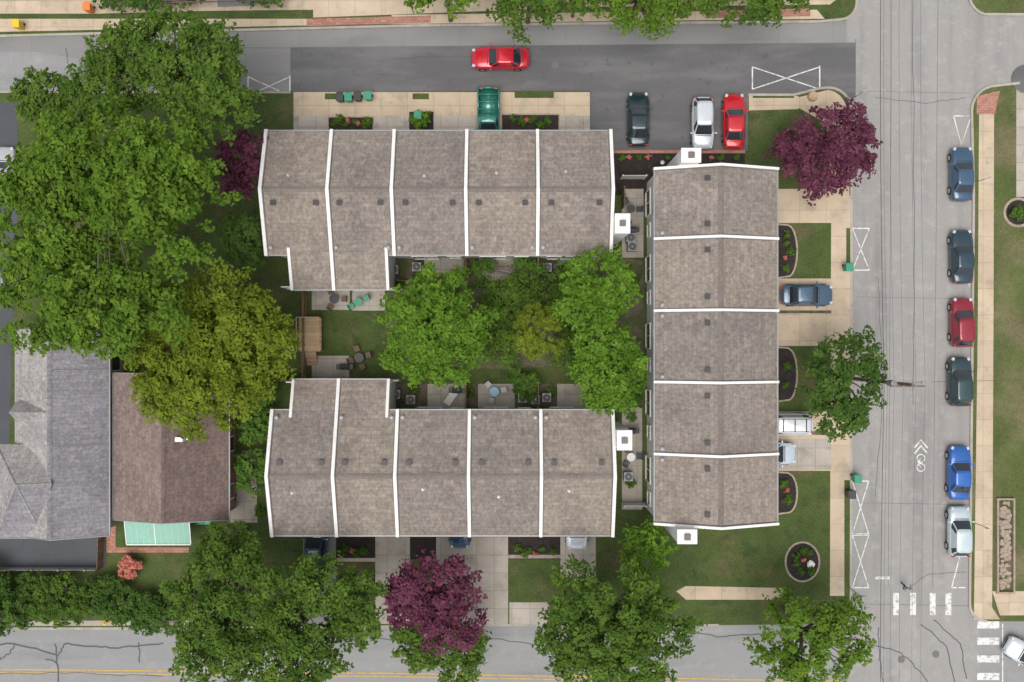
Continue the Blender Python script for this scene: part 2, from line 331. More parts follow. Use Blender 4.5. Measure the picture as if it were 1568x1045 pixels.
seam=MB(); strip_mb(seam,[(1366,-100),(1363,400),(1360,900)],.04,.0195); strip_mb(seam,[(1437,-100),(1433,400),(1428,900)],.04,.0195)
strip_mb(seam,[(445,73),(1310,66)],.06,.0225); strip_mb(seam,[(1310,60),(1310,137)],.06,.0229);strip_mb(seam,[(130,72),(445,74)],.05,.0225);strip_mb(seam,[(445,73),(445,140)],.06,.0232)
for y in (140,455,770,925): strip_mb(seam,[(1310,y),(1484,y+3)],.03,.0232)
seam.obj('pavement_joint',plain('joint',(.16,.155,.15),.8))
mh=MB()
for x,y in ((1433,1002),(1380,1010),(850,100)): mh.cyl(*U(x,y),.011,.027,.3,20)
mh.obj('manhole_cover',FLASH)
# ------------------------------------------------------------------ townhouse rows
def row(name,orient,cen,u_par,v0,v1,ze,zr,ext=None,garage=-1,flues=(),t=.125):
    root=empty(name,(cen[0],cen[1],0))
    fn=(lambda u,v,z:(u,v,z)) if orient=='x' else (lambda u,v,z:(v,u,z))
    roofmat=ROOFX if orient=='x' else ROOFY
    u0,u1=min(u_par),max(u_par); vm=(v0+v1)/2; slope=(zr-ze)/(v1-vm)
    def zroof(v): return zr-abs(v-vm)*slope
    oh=.25
    w=MB(fn)
    w.prism([(v0+oh,0),(v1-oh,0),(v1-oh,zroof(v1-oh)-.2),(vm,zr-.2),(v0+oh,zroof(v0+oh)-.2)],0,u0+.05,u1-.05)
    if ext:
        eu0,eu1,ev=ext; sgn=1 if ev>vm else -1
        ve=v1 if sgn>0 else v0
        w.prism([(ve-sgn*1.0,0),(ev-sgn*oh,0),(ev-sgn*oh,zroof(ev-sgn*oh)-.2),(ve-sgn*1.0,zroof(ve-sgn*1.0)-.2)],0,eu0+.1,eu1-.1)
    w.obj('walls',SIDING,root)
    r=MB(fn); su=sorted(u_par)
    for i in range(len(su)-1):
        r.cur=(i*2+(1 if orient=='x' else 0)+int(v0)%2)%3
        r.prism([(v0,zroof(v0)),(vm,zr),(v1,zroof(v1)),(v1,zroof(v1)-.16),(vm,zr-.16),(v0,zroof(v0)-.16)],0,su[i]+.003,su[i+1]-.003)
    if ext:
        r.cur=1
        r.prism([(ve-sgn*.02,zroof(ve)),(ev,zroof(ev)),(ev,zroof(ev)-.16),(ve-sgn*.02,zroof(ve)-.16)],0,eu0,eu1)
    r.obj('roof',roofmat,root)
    c=MB(fn); c.prism([(vm-.22,zr-.22*slope+.03),(vm,zr+.05),(vm+.22,zr-.22*slope+.03),(vm,zr-.03)],0,u0,u1)
    c.obj('ridge_cap',RCAP,root)
    p=MB(fn); lead=MB(fn)
    for i,u in enumerate(u_par):
        a,b=v0-.12,v1+.12
        if ext and eu0-.3<u<eu1+.3:
            if sgn>0: b=ev+.12
            else: a=ev-.12
        h=.2
        p.prism([(a,zroof(a)-.28),(a,zroof(a)+h),(vm,zr+h),(b,zroof(b)+h),(b,zroof(b)-.28),(vm,zr-.28)],0,u-t,u+t)
        end=i in (0,len(u_par)-1)
        for sd in ((1,) if i==0 else (-1,) if end else (-1,1)):
            if orient=='y': sd=-sd if end or i==0 else sd
            ua,ub=u+sd*t,u+sd*(t+.07)
            lead.prism([(a+.15,zroof(a)+.05),(vm,zr+.10),(b-.15,zroof(b)+.05),(b-.15,zroof(b)-.1),(vm,zr-.1),(a+.15,zroof(a)-.1)],0,min(ua,ub),max(ua,ub))
    if ext:
        for u in (eu0,eu1):
            aa,bb=ve-sgn*.5,ev+sgn*.1
            p.prism([(aa,zroof(aa)-.2),(aa,zroof(aa)+.2),(bb,zroof(bb)+.2),(bb,zroof(bb)-.3)],0,u-.11,u+.11)
    p.obj('party_wall_parapets',WHITE,root)
    lead.obj('flashing',FLASH,root)
    gt=MB(fn)
    for v,s in ((v0,-1),(v1,1)):
        gt.box(u0+.16,u1-.16,min(v+s*.002,v+s*.11),max(v+s*.002,v+s*.11),zroof(v)-.17,zroof(v)-.04)
    if ext: gt.box(eu0+.13,eu1-.13,min(ev+sgn*.002,ev+sgn*.11),max(ev+sgn*.002,ev+sgn*.11),zroof(ev)-.17,zroof(ev)-.04)
    gt.obj('gutters',GREYM,root)
    dv=MB(fn); wp=MB(fn)
    for i in range(len(u_par)-1):
        a,b=u_par[i],u_par[i+1]; d=b-a
        for u in (a+d*.18,b-d*.18):
            v=vm+flues[0]*1.0
            dv.box(u-.15,u+.15,v-.15,v+.15,zroof(v)-.1,zroof(v)+.2); dv.box(u-.2,u+.2,v-.2,v+.2,zroof(v)+.2,zroof(v)+.25)
        if orient=='x' and i!=1:
            u=a+d*.42+random.uniform(-.3,.3); v=vm-flues[0]*random.uniform(1.0,1.8)
            wp.cyl(u,v,zroof(v)-.05,zroof(v)+.25,.06,12); wp.cyl(u,v,zroof(v)-.02,zroof(v)+.05,.12,12)
        v=v0+.5 if flues[1]<0 else v1-.5
        wp.cyl(a+.42,v,zroof(v)-.05,zroof(v)+.3,.1,14); wp.cyl(a+.42,v,zroof(v)+.3,zroof(v)+.36,.16,14,.05)
        if i%2: wp.cyl(b-.42,v,zroof(v)-.05,zroof(v)+.3,.1,14); wp.cyl(b-.42,v,zroof(v)+.3,zroof(v)+.36,.16,14,.05)
    dv.obj('box_vents',DARK,root); wp.obj('pipe_vents',GALV,root)
    gl=MB(fn); tr=MB(fn); dr=MB(fn); br=MB(fn)
    def opening(u,v,s,w_,z0,z1,mb):
        mb.box(u-w_/2,u+w_/2,min(v,v+s*.05),max(v,v+s*.05),z0,z1)
        tr.box(u-w_/2-.1,u-w_/2-.003,min(v,v+s*.09),max(v,v+s*.09),z0-.1,z1+.1); tr.box(u+w_/2+.003,u+w_/2+.1,min(v,v+s*.09),max(v,v+s*.09),z0-.1,z1+.1)
        tr.box(u-w_/2,u+w_/2,min(v,v+s*.09),max(v,v+s*.09),z1+.003,z1+.1); tr.box(u-w_/2,u+w_/2,min(v,v+s*.12),max(v,v+s*.12),z0-.1,z0-.003)
        if mb is gl: tr.box(u-.03,u+.03,min(v+s*.051,v+s*.08),max(v+s*.051,v+s*.08),z0,z1)
    for i in range(len(u_par)-1):
        a,b=u_par[i],u_par[i+1]; d=b-a; m=(a+b)/2
        for v,s in ((v0+oh,-1),(v1-oh,1)):
            vv=v
            if ext and eu0-.5<m<eu1+.5 and (ev-vm)*s>0: vv=ev-sgn*oh
            topz=zroof(vv)-.55
            for u in (a+d*.28,b-d*.28): opening(u,vv,s,1.1,topz-1.35,topz,gl)
            if s==garage:
                opening(a+d*.32,vv,s,2.5,.15,2.3,dr); opening(b-d*.2,vv,s,.95,.15,2.25,dr)
                br.box(a+.2,b-.2,min(vv+s*.003,vv+s*1.1),max(vv+s*.003,vv+s*1.1),2.55,2.7)
            else:
                opening(a+d*.35,vv,s,2.0,.15,2.2,gl); opening(b-d*.22,vv,s,1.0,1.0,2.2,gl)
    gl.obj('windows',GLASS,root); tr.obj('window_trim',WHITE,root); dr.obj('doors',SIDT,root)
    if br.v: br.obj('canopy',RCAP,root)
    return root
def ux(px,z=6): return (px-784)*S*(CH-z)/CH
def vy(py,z=6): return (522.5-py)*S*(CH-z)/CH
A_=row('townhouse_row','x',(-6,11.5),[ux(p) for p in (408,508,604,715,823,935)],vy(390),vy(201),6,7.7,ext=(ux(443),ux(592),vy(443,5.2)),garage=1,flues=(-1,-1))
B_=row('townhouse_row','x',(-6,-10),[ux(p) for p in (417,516,609,719,828,938)],vy(820),vy(629),6,7.6,ext=(ux(446),ux(593),vy(582,5.2)),garage=-1,flues=(1,1))
C_=row('townhouse_row','y',(15.8,0),[vy(p) for p in (259,366,476,585,695,802)],ux(1003),ux(1190),6,7.7,garage=1,flues=(-1,-1),t=.10)
def chimney(parent,x,y,ax):
    w=MB(); lx,ly=(1.05,1.4) if ax=='x' else (1.4,1.0)
    w.box(x-lx/2,x+lx/2,y-ly/2,y+ly/2,0,8.05); w.box(x-lx/2-.05,x+lx/2+.05,y-ly/2-.05,y+ly/2+.05,8.05,8.15)
    w.obj('chimney_chase',WHITE,parent)
    c=MB(); c.box(x-.22,x+.22,y-.22,y+.22,8.16,8.4); c.obj('chimney_cap',FLASH,parent)
chimney(A_,8.3,vy(342,8.3),'x'); chimney(B_,8.45,vy(675,8.3),'x')
chimney(C_,ux(1059,8.3),13.95,'y'); chimney(C_,ux(1053,8.3),-14.7,'y')
# ------------------------------------------------------------------ left houses
def gable_y(root,name,xl,xr,xm,y0,y1,ze,zr,mat,wall,matl):
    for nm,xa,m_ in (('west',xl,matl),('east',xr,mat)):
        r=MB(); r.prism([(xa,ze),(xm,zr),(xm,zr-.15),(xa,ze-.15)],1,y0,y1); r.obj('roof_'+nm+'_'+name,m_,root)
    w=MB(); w.prism([(xl+.4,0),(xr-.4,0),(xr-.4,ze-.1),(xm,zr-.2),(xl+.4,ze-.1)],1,y0+.35,y1-.35); w.obj('walls_'+name,wall,root)
    t=MB()
    for y in (y0-.06,y1+.003): t.prism([(xl-.02,ze-.2),(xm,zr-.2),(xr+.02,ze-.2),(xr+.02,ze+.03),(xm,zr+.03),(xl-.02,ze+.03)],1,y,y+.057)
    t.obj('fascia_'+name,GREYM,root)
    g_=MB()
    for x,s in ((xl,-1),(xr,1)): g_.box(min(x+s*.004,x+s*.1),max(x+s*.004,x+s*.1),y0,y1,ze-.14,ze-.02)
    c=MB(); c.prism([(xm-.2,zr-.05),(xm,zr+.05),(xm+.2,zr-.05),(xm,zr-.1)],1,y0,y1); c.obj('ridge_'+name,mat,root)
    g_.obj('gutter_'+name,GREYM,root)
    gl=MB(); tr=MB(); n=3
    for i in range(n):
        y=y0+(y1-y0)*(i+.5)/n
        for x,s in ((xl+.4,-1),(xr-.4,1)):
            gl.box(min(x,x+s*.04),max(x,x+s*.04),y-.55,y+.55,1,2.3)
            tr.box(min(x,x+s*.07),max(x,x+s*.07),y-.65,y-.553,.9,2.4); tr.box(min(x,x+s*.07),max(x,x+s*.07),y+.553,y+.65,.9,2.4)
    gl.obj('windows_'+name,GLASS,root); tr.obj('trim_'+name,WHITE,root)
gz=4.2
gh=empty('gray_roof_house',(ux(80,gz),vy(680,gz),0))
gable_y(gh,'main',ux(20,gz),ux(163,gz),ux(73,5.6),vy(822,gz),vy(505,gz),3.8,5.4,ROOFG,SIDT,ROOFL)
sm=MB(); yy=vy(683,5); sm.add([(ux(73,5.6),yy-.05,5.42),(ux(73,5.6),yy+.05,5.42),(ux(163,gz),yy+.05,3.82),(ux(163,gz),yy-.05,3.82)],[(0,1,2,3)])
yy=vy(566,5); sm.add([(ux(73,5.6),yy-.04,5.42),(ux(73,5.6),yy+.04,5.42),(ux(163,gz),yy+.04,3.82),(ux(163,gz),yy-.04,3.82)],[(0,1,2,3)]); sm.obj('roof_seam',FLASH,gh)
# hip wing: pyramid front, its own facets
hx0,hx1,hy0,hy1=ux(-4,4),ux(70,4),vy(824.5,4),vy(680,4); hz0,hz1=4.2,6.4
cx,cy=ux(34,5.5),vy(742,6)
h=MB()
E_=(hx1+1.3,cy,5.6)
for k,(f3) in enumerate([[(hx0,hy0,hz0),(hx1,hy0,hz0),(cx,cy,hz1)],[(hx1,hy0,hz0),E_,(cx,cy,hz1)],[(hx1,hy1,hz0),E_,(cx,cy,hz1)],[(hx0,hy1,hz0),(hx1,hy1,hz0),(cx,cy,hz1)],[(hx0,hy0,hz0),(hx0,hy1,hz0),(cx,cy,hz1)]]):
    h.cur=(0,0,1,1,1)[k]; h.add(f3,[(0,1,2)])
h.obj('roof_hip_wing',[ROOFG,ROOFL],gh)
w=MB(); w.box(hx0+.4,hx1-.1,hy0+.4,hy1-.4,0,hz0-.02); w.obj('walls_wing',SIDT,gh)
h=MB(); 
for p,q in (((hx0,hy0,hz0),(cx,cy,hz1)),((hx0,hy1,hz0),(cx,cy,hz1)),((hx1,hy0,hz0),(cx,cy,hz1)),((cx,cy,hz1),E_)): h.beam(p,q,.07)
h.obj('hip_caps',ROOFL,gh)
# small cross gable
c=MB(); yb0,yb1=vy(646,5),vy(616,5); ym=(yb0+yb1)/2
c.prism([(yb0,4.3),(ym,5.35),(yb1,4.3)],0,ux(17,5),ux(74,5)); c.obj('cross_gable',ROOFL,gh)
bh=empty('brown_roof_house',(ux(260,4),vy(680,4),0))
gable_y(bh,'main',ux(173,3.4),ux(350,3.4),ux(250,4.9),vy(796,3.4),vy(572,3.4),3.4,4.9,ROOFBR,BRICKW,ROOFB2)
c=MB(); x,y=ux(275,4.8),vy(673,4.8); c.box(x-.3,x+.3,y-.18,y+.18,4.3,5.0); c.cyl(x+.6,y,4.2,4.9,.08,10); c.obj('roof_vent',WHITE,bh)
aw=empty('patio_awning',(*U(240,812),0)); 
x0,x1,y0,y1=ux(192,2.6),ux(291,2.6),vy(834,2.6),vy(797,2.6)
c=MB(); c.prism([(y0,2.4),(y1,2.8),(y1,2.74),(y0,2.34)],0,x0,x1); c.obj('canopy',TEAL,aw)
c=MB()
for i in range(12):
    x=x0+(x1-x0)*i/11; q=.035 if i in(0,5,11) else .008; c.prism([(y0,2.41),(y1,2.81),(y1,2.83),(y0,2.43)],0,x-q,x+q)
c.box(x0,x1,y0-.1,y0-.01,2.3,2.46)
for x in (x0+.05,x1-.05,(x0+x1)/2): c.cyl(x,y0-.05,.12,2.3,.05,8)
c.obj('frame',WHITE,aw)
# ------------------------------------------------------------------ trees
def foliage(name,parts,mat,seed=0,leaf=.2,dens=1.0,trunk=None,gap=0.12,clump=None,lo=-.1,spike=1.5,hole=-1.15):
    rng=np.random.default_rng(seed); CC=[];RR=[];OUT=[];TT=[]
    for (cx,cy,cz,rx,ry,rz) in parts:
        rc=clump or (.10*min(rx,ry)+.22)
        n=int(dens*3.1*rx*ry/(rc*rc))+6
        th=rng.uniform(0,2*math.pi,n); ze=rng.uniform(lo,1,n); ce=np.sqrt(1-ze**2)
        ph=rng.uniform(0,6.28,4)
        outl=1+.07*np.sin(3*th+ph[0])+.06*np.sin(5*th+ph[1])+.05*np.sin(9*th+ph[2])+.05*np.sin(14*th+ph[3])
        rad=np.where(rng.random(n)<.75,rng.uniform(.74,1.0,n),rng.uniform(.25,.8,n))
        lump=1+.10*np.sin(2.6*th+4*ze+ph[1])*np.cos(3.3*ze*2+ph[2])
        d=np.stack([np.cos(th)*ce,np.sin(th)*ce,ze],1)
        p=d*np.array([rx,ry,rz])*(rad*outl*lump)[:,None]+np.array([cx,cy,cz])
        hol=np.sin(p[:,0]*1.3+ph[0])*np.sin(p[:,1]*1.5+ph[1])+.5*np.sin(p[:,0]*3.1+ph[2])*np.sin(p[:,1]*2.7+ph[3])
        keep=(hol>hole)&(rng.random(n)>gap)
        p=p[keep]; d=d[keep]
        CC.append(p);OUT.append(d);RR.append(rc*rng.uniform(.55,1.35,len(p)))
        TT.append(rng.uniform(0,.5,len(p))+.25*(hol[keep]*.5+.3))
    C=np.concatenate(CC);O=np.concatenate(OUT);R=np.concatenate(RR);T=np.concatenate(TT)
    cnt=np.maximum(8,(R*R/(leaf*leaf)*5.2).astype(int)); idx=np.repeat(np.arange(len(C)),cnt); N=len(idx)
    v=rng.normal(size=(N,3)); v/=np.linalg.norm(v,axis=1)[:,None]; v[:,2]=np.where(v[:,2]<-.3,-v[:,2],v[:,2]); rr=rng.random(N)**.45
    off=v*(R[idx]*rr)[:,None]
    o=O[idx].copy(); o[:,2]*=.3
    dot=(off*o).sum(1)
    off=off+o*(dot*(spike-1)+0)[:,None]; off[:,2]*=.7
    off[:,2]-=.35*(np.hypot(off[:,0],off[:,1])**2)/np.maximum(R[idx],.1)
    P=C[idx]+off
    P[:,2]=np.maximum(P[:,2],.2)
    nrm=rng.normal(size=(N,3))*.5+O[idx]*.35+v*.35; nrm[:,2]+=.85; nrm/=np.linalg.norm(nrm,axis=1)[:,None]
    t=np.cross(nrm,rng.normal(size=(N,3))); t/=np.linalg.norm(t,axis=1)[:,None]; b=np.cross(nrm,t)
    a=leaf*rng.uniform(.5,1.15,N)[:,None]; 
    V=np.stack([P-t*a,P+b*a*.55-nrm*a*.12,P+t*a,P-b*a*.55-nrm*a*.12],1).reshape(-1,3)
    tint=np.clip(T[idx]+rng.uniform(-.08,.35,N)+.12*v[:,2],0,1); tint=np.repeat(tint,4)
    nf=N; quads=np.arange(4*N).reshape(-1,4)
    base=parts[0]
    org=np.array([base[0],base[1],.12])
    TV=[];TQ=[]; off0=4*N
    def tube(pts,rad,n=7):
        nonlocal off0
        k=len(pts)
        for i,(q,r) in enumerate(zip(pts,rad)):
            dd=(pts[min(i+1,k-1)]-pts[max(i-1,0)]); dd=dd/np.linalg.norm(dd)
            t1=np.cross(dd,[.3,.9,.1]); t1/=np.linalg.norm(t1); t2=np.cross(dd,t1)
            for j in range(n): TV.append(q+r*(t1*math.cos(6.2832*j/n)+t2*math.sin(6.2832*j/n)))
        for i in range(k-1):
            for j in range(n): TQ.append([off0+i*n+j,off0+i*n+(j+1)%n,off0+(i+1)*n+(j+1)%n,off0+(i+1)*n+j])
        off0+=k*n
    if trunk is not False:
        zt=max(.6,parts[0][2]-parts[0][5]*.55); Rm=max(p[3] for p in parts); tr=.03+.045*Rm
        if parts[0][2]+parts[0][5]<1.6: zt=.15; tr=.02
        o3=org.copy(); top=org+[0,0,zt]
        tube([o3-[0,0,.15],o3+[0,0,min(.25,zt*.4)],o3+[.05*Rm*.3,0,zt*.6],top],[tr*1.5,tr*1.05,tr*.9,tr*.8])
        sel=rng.choice(len(C),min(len(C),10+int(Rm*4)),replace=False)
        for s_ in sel:
            e=C[s_]; mid=top*.5+e*.5; mid[2]+=.12*np.linalg.norm(e-top)*.5; mid+=rng.normal(size=3)*.12*min(1,Rm)
            tube([top-[0,0,min(.2,zt*.5)],mid,e],[tr*.5,tr*.28,.015],5)
    if TV:
        V=np.concatenate([V,np.array(TV)]); quads=np.concatenate([quads,np.array(TQ)]); tint=np.concatenate([tint,np.zeros(len(TV))])
    V=V-org
    me=bpy.data.meshes.new(name); me.vertices.add(len(V)); me.vertices.foreach_set('co',V.astype(np.float32).ravel())
    me.loops.add(quads.size); me.loops.foreach_set('vertex_index',quads.astype(np.int32).ravel())
    me.polygons.add(len(quads)); me.polygons.foreach_set('loop_start',np.arange(0,quads.size,4,dtype=np.int32))
    me.materials.append(mat); me.materials.append(BARK)
    mi=np.zeros(len(quads),np.int32); mi[nf:]=1; me.polygons.foreach_set('material_index',mi)
    me.update(calc_edges=True)
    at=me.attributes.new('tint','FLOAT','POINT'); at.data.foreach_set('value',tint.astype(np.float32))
    ob=bpy.data.objects.new(name,me); ob.location=tuple(org); coll.objects.link(ob)
    return N
tot=0
def tree(name,blobs,H,mat,seed,leaf=.2,dens=1,gap=.08,flat=.75,**kw):
    global tot
    parts=[]
    for (px,py,rx,ry) in blobs:
        rw=min(rx,ry)*S; rz=min(H*.48,rw*flat*.9); zc=H-rz; f=(CH-zc)/CH
        x,y=U(px,py,zc); parts.append((x,y,zc,rx*S*f*.95,ry*S*f*.95,rz))
    tot+=foliage(name,parts,mat,seed,leaf,dens,gap=gap,**kw)
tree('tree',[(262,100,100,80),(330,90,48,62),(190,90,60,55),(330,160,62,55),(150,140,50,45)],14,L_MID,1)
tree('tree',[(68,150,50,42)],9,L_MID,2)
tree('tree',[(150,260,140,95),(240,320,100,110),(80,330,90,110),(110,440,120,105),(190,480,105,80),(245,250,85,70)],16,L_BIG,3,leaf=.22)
tree('tree',[(330,500,118,95),(310,590,108,82),(390,520,72,80),(270,560,75,85)],12,L_OLIVE,4,gap=.12)
tree('purple_leaf_tree',[(370,255,38,52),(385,230,25,30)],7,L_PURP,5)
tree('tree',[(375,365,38,48)],6,L_DARK,6)
tree('shrub',[(395,650,28,38)],3,L_SHRUB,7,clump=.35); tree('shrub',[(385,722,26,36)],3,L_SHRUB,8,clump=.35)
tree('shrub',[(400,600,25,22)],3,L_SHRUB,9,clump=.35)
tree('tree',[(345,925,92,92),(330,1000,70,60)],12,L_MID,10)
tree('tree',[(455,930,85,85),(450,1010,75,60)],12,L_MID,11)
tree('tree',[(545,935,48,62)],10,L_MID,12); tree('tree',[(345,835,48,36)],7,L_MID,13)
tree('purple_leaf_tree',[(665,905,72,62),(690,950,55,50),(625,920,40,45)],9,L_PURP,14,gap=.12)
tree('tree',[(640,985,44,44),(700,1000,46,50)],6.5,L_MID,15)
tree('tree',[(935,945,116,88),(930,1000,105,70)],12,L_MID,16)
tree('tree',[(992,842,44,40)],6,L_BRIGHT,17)
tree('tree',[(1240,975,90,78)],10,L_BIG,18,gap=.1,hole=-1.4)
tree('purple_leaf_tree',[(1262,228,72,72),(1305,220,42,40)],7,L_PURP,19)
tree('tree',[(1293,575,66,68),(1285,625,52,42)],9,L_DARK,20,gap=.1)
tree('tree',[(665,502,90,88),(665,500,60,60)],9,L_BRIGHT,21,hole=-2,gap=.0,clump=.55)
tree('tree',[(918,435,62,50),(905,470,55,42)],9,L_BRIGHT,22,hole=-1.5,gap=.03); tree('tree',[(935,575,58,60),(925,530,50,42)],8,L_BRIGHT,23,hole=-1.5,gap=.03)
tree('tree',[(822,508,40,44)],7.5,L_OLIVE,24,leaf=.12,clump=.28,hole=-2,gap=.02,spike=1.1)
tree('shrub_mass',[(772,465,38,40),(805,450,60,28),(770,528,30,34),(872,535,28,34),(865,475,30,36)],3.2,L_MID,25,clump=.38,hole=-2,gap=.02,leaf=.16)
tree('shrub_mass',[(740,410,18,14),(800,405,18,16),(818,420,22,20),(860,425,20,18)],2.2,L_SHRUB,26,leaf=.13,clump=.25)
tree('shrub_mass',[(805,590,20,22),(790,575,14,14)],2.0,L_SHRUB,27,leaf=.13,clump=.25)
tree('street_tree',[(680,-22,64,44)],9,L_BIG,30); tree('street_tree',[(810,-12,70,68)],9,L_MID,31); tree('street_tree',[(980,-8,74,68)],9,L_BIG,32,hole=-1.4)
tree('street_tree',[(1168,-14,74,62)],9,L_MID,33); tree('street_tree',[(885,-20,46,46)],8,L_MID,41); tree('street_tree',[(1075,-25,46,46)],8,L_MID,42)
tree('shrub',[(93,920,52,44)],2.6,L_MID,34,leaf=.13,clump=.3,gap=.02,spike=1,hole=-2)
tree('hedge',[(160,915,42,36),(205,930,52,34),(240,940,42,30),(50,900,32,24)],2.0,L_DARK,35,leaf=.13,clump=.3,gap=.03,spike=1,hole=-2)
tree('shrub_mass',[(10,930,38,45),(-30,900,40,50)],3,L_DARK,36,leaf=.15,clump=.35)
tree('azalea_bush',[(199,868,20,18)],1.5,L_CORAL,37,leaf=.1,clump=.2,gap=0,spike=1)
tree('shrub',[(645,184,16,12)],1.3,L_BRIGHT,38,leaf=.12,clump=.2)
tree('shrub',[(1558,326,10,10)],1,L_SHRUB,39,leaf=.1,clump=.15)
tree('shrub_mass',[(215,3,90,12),(400,-2,40,12)],1.8,L_DARK,40,clump=.3)
def bedplants(pts,seed,mat=L_SHRUB,r=.3):
    global tot
    rn=random.Random(seed)
    parts=[(*U(x+rn.uniform(-3,3),y+rn.uniform(-2,2)),.3,r*k,r*k,r*k) for x,y in pts for k in (rn.uniform(.6,1.3),)]
    tot+=foliage('bed_plants',parts,mat,seed,leaf=.08,dens=.7,clump=.13,trunk=False,gap=0)
bedplants([(515,190),(530,192),(545,188),(560,192),(523,185),(565,186)],50); bedplants([(785,184),(800,188),(818,185),(838,188),(828,192)],51)
bedplants([(530,838),(545,846),(560,840),(525,848),(795,838),(812,843),(830,838),(845,843),(800,846)],52)
bedplants([(1200,360),(1207,385),(1200,410),(1205,372),(1205,560),(1202,590),(1208,575),(1200,740),(1207,765)],53)
bedplants([(1220,850),(1235,845),(1225,875),(1238,872),(1215,862),(1228,842)],54); bedplants([(960,243),(990,241),(1090,241)],55,L_CORAL,.16); bedplants([(975,242),(1020,243),(1105,242),(1125,243),(950,245)],59,L_SHRUB,.22)
bedplants([(600,440),(612,432),(645,430),(660,428),(700,425),(735,432),(955,300),(962,345),(965,640),(968,740),(640,425),(690,424),(718,418),(722,600),(792,598),(845,598),(640,595),(720,440),(965,410),(970,430),(972,610),(955,520)],56,r=.38)
bedplants([(655,632),(358,690),(352,740),(360,705),(400,780),(356,720),(353,760)],57,r=.45)
bedplants([(535,186),(552,191),(808,183),(540,842),(820,848),(1203,395),(1204,752),(1231,858)],58,L_CORAL,.12)
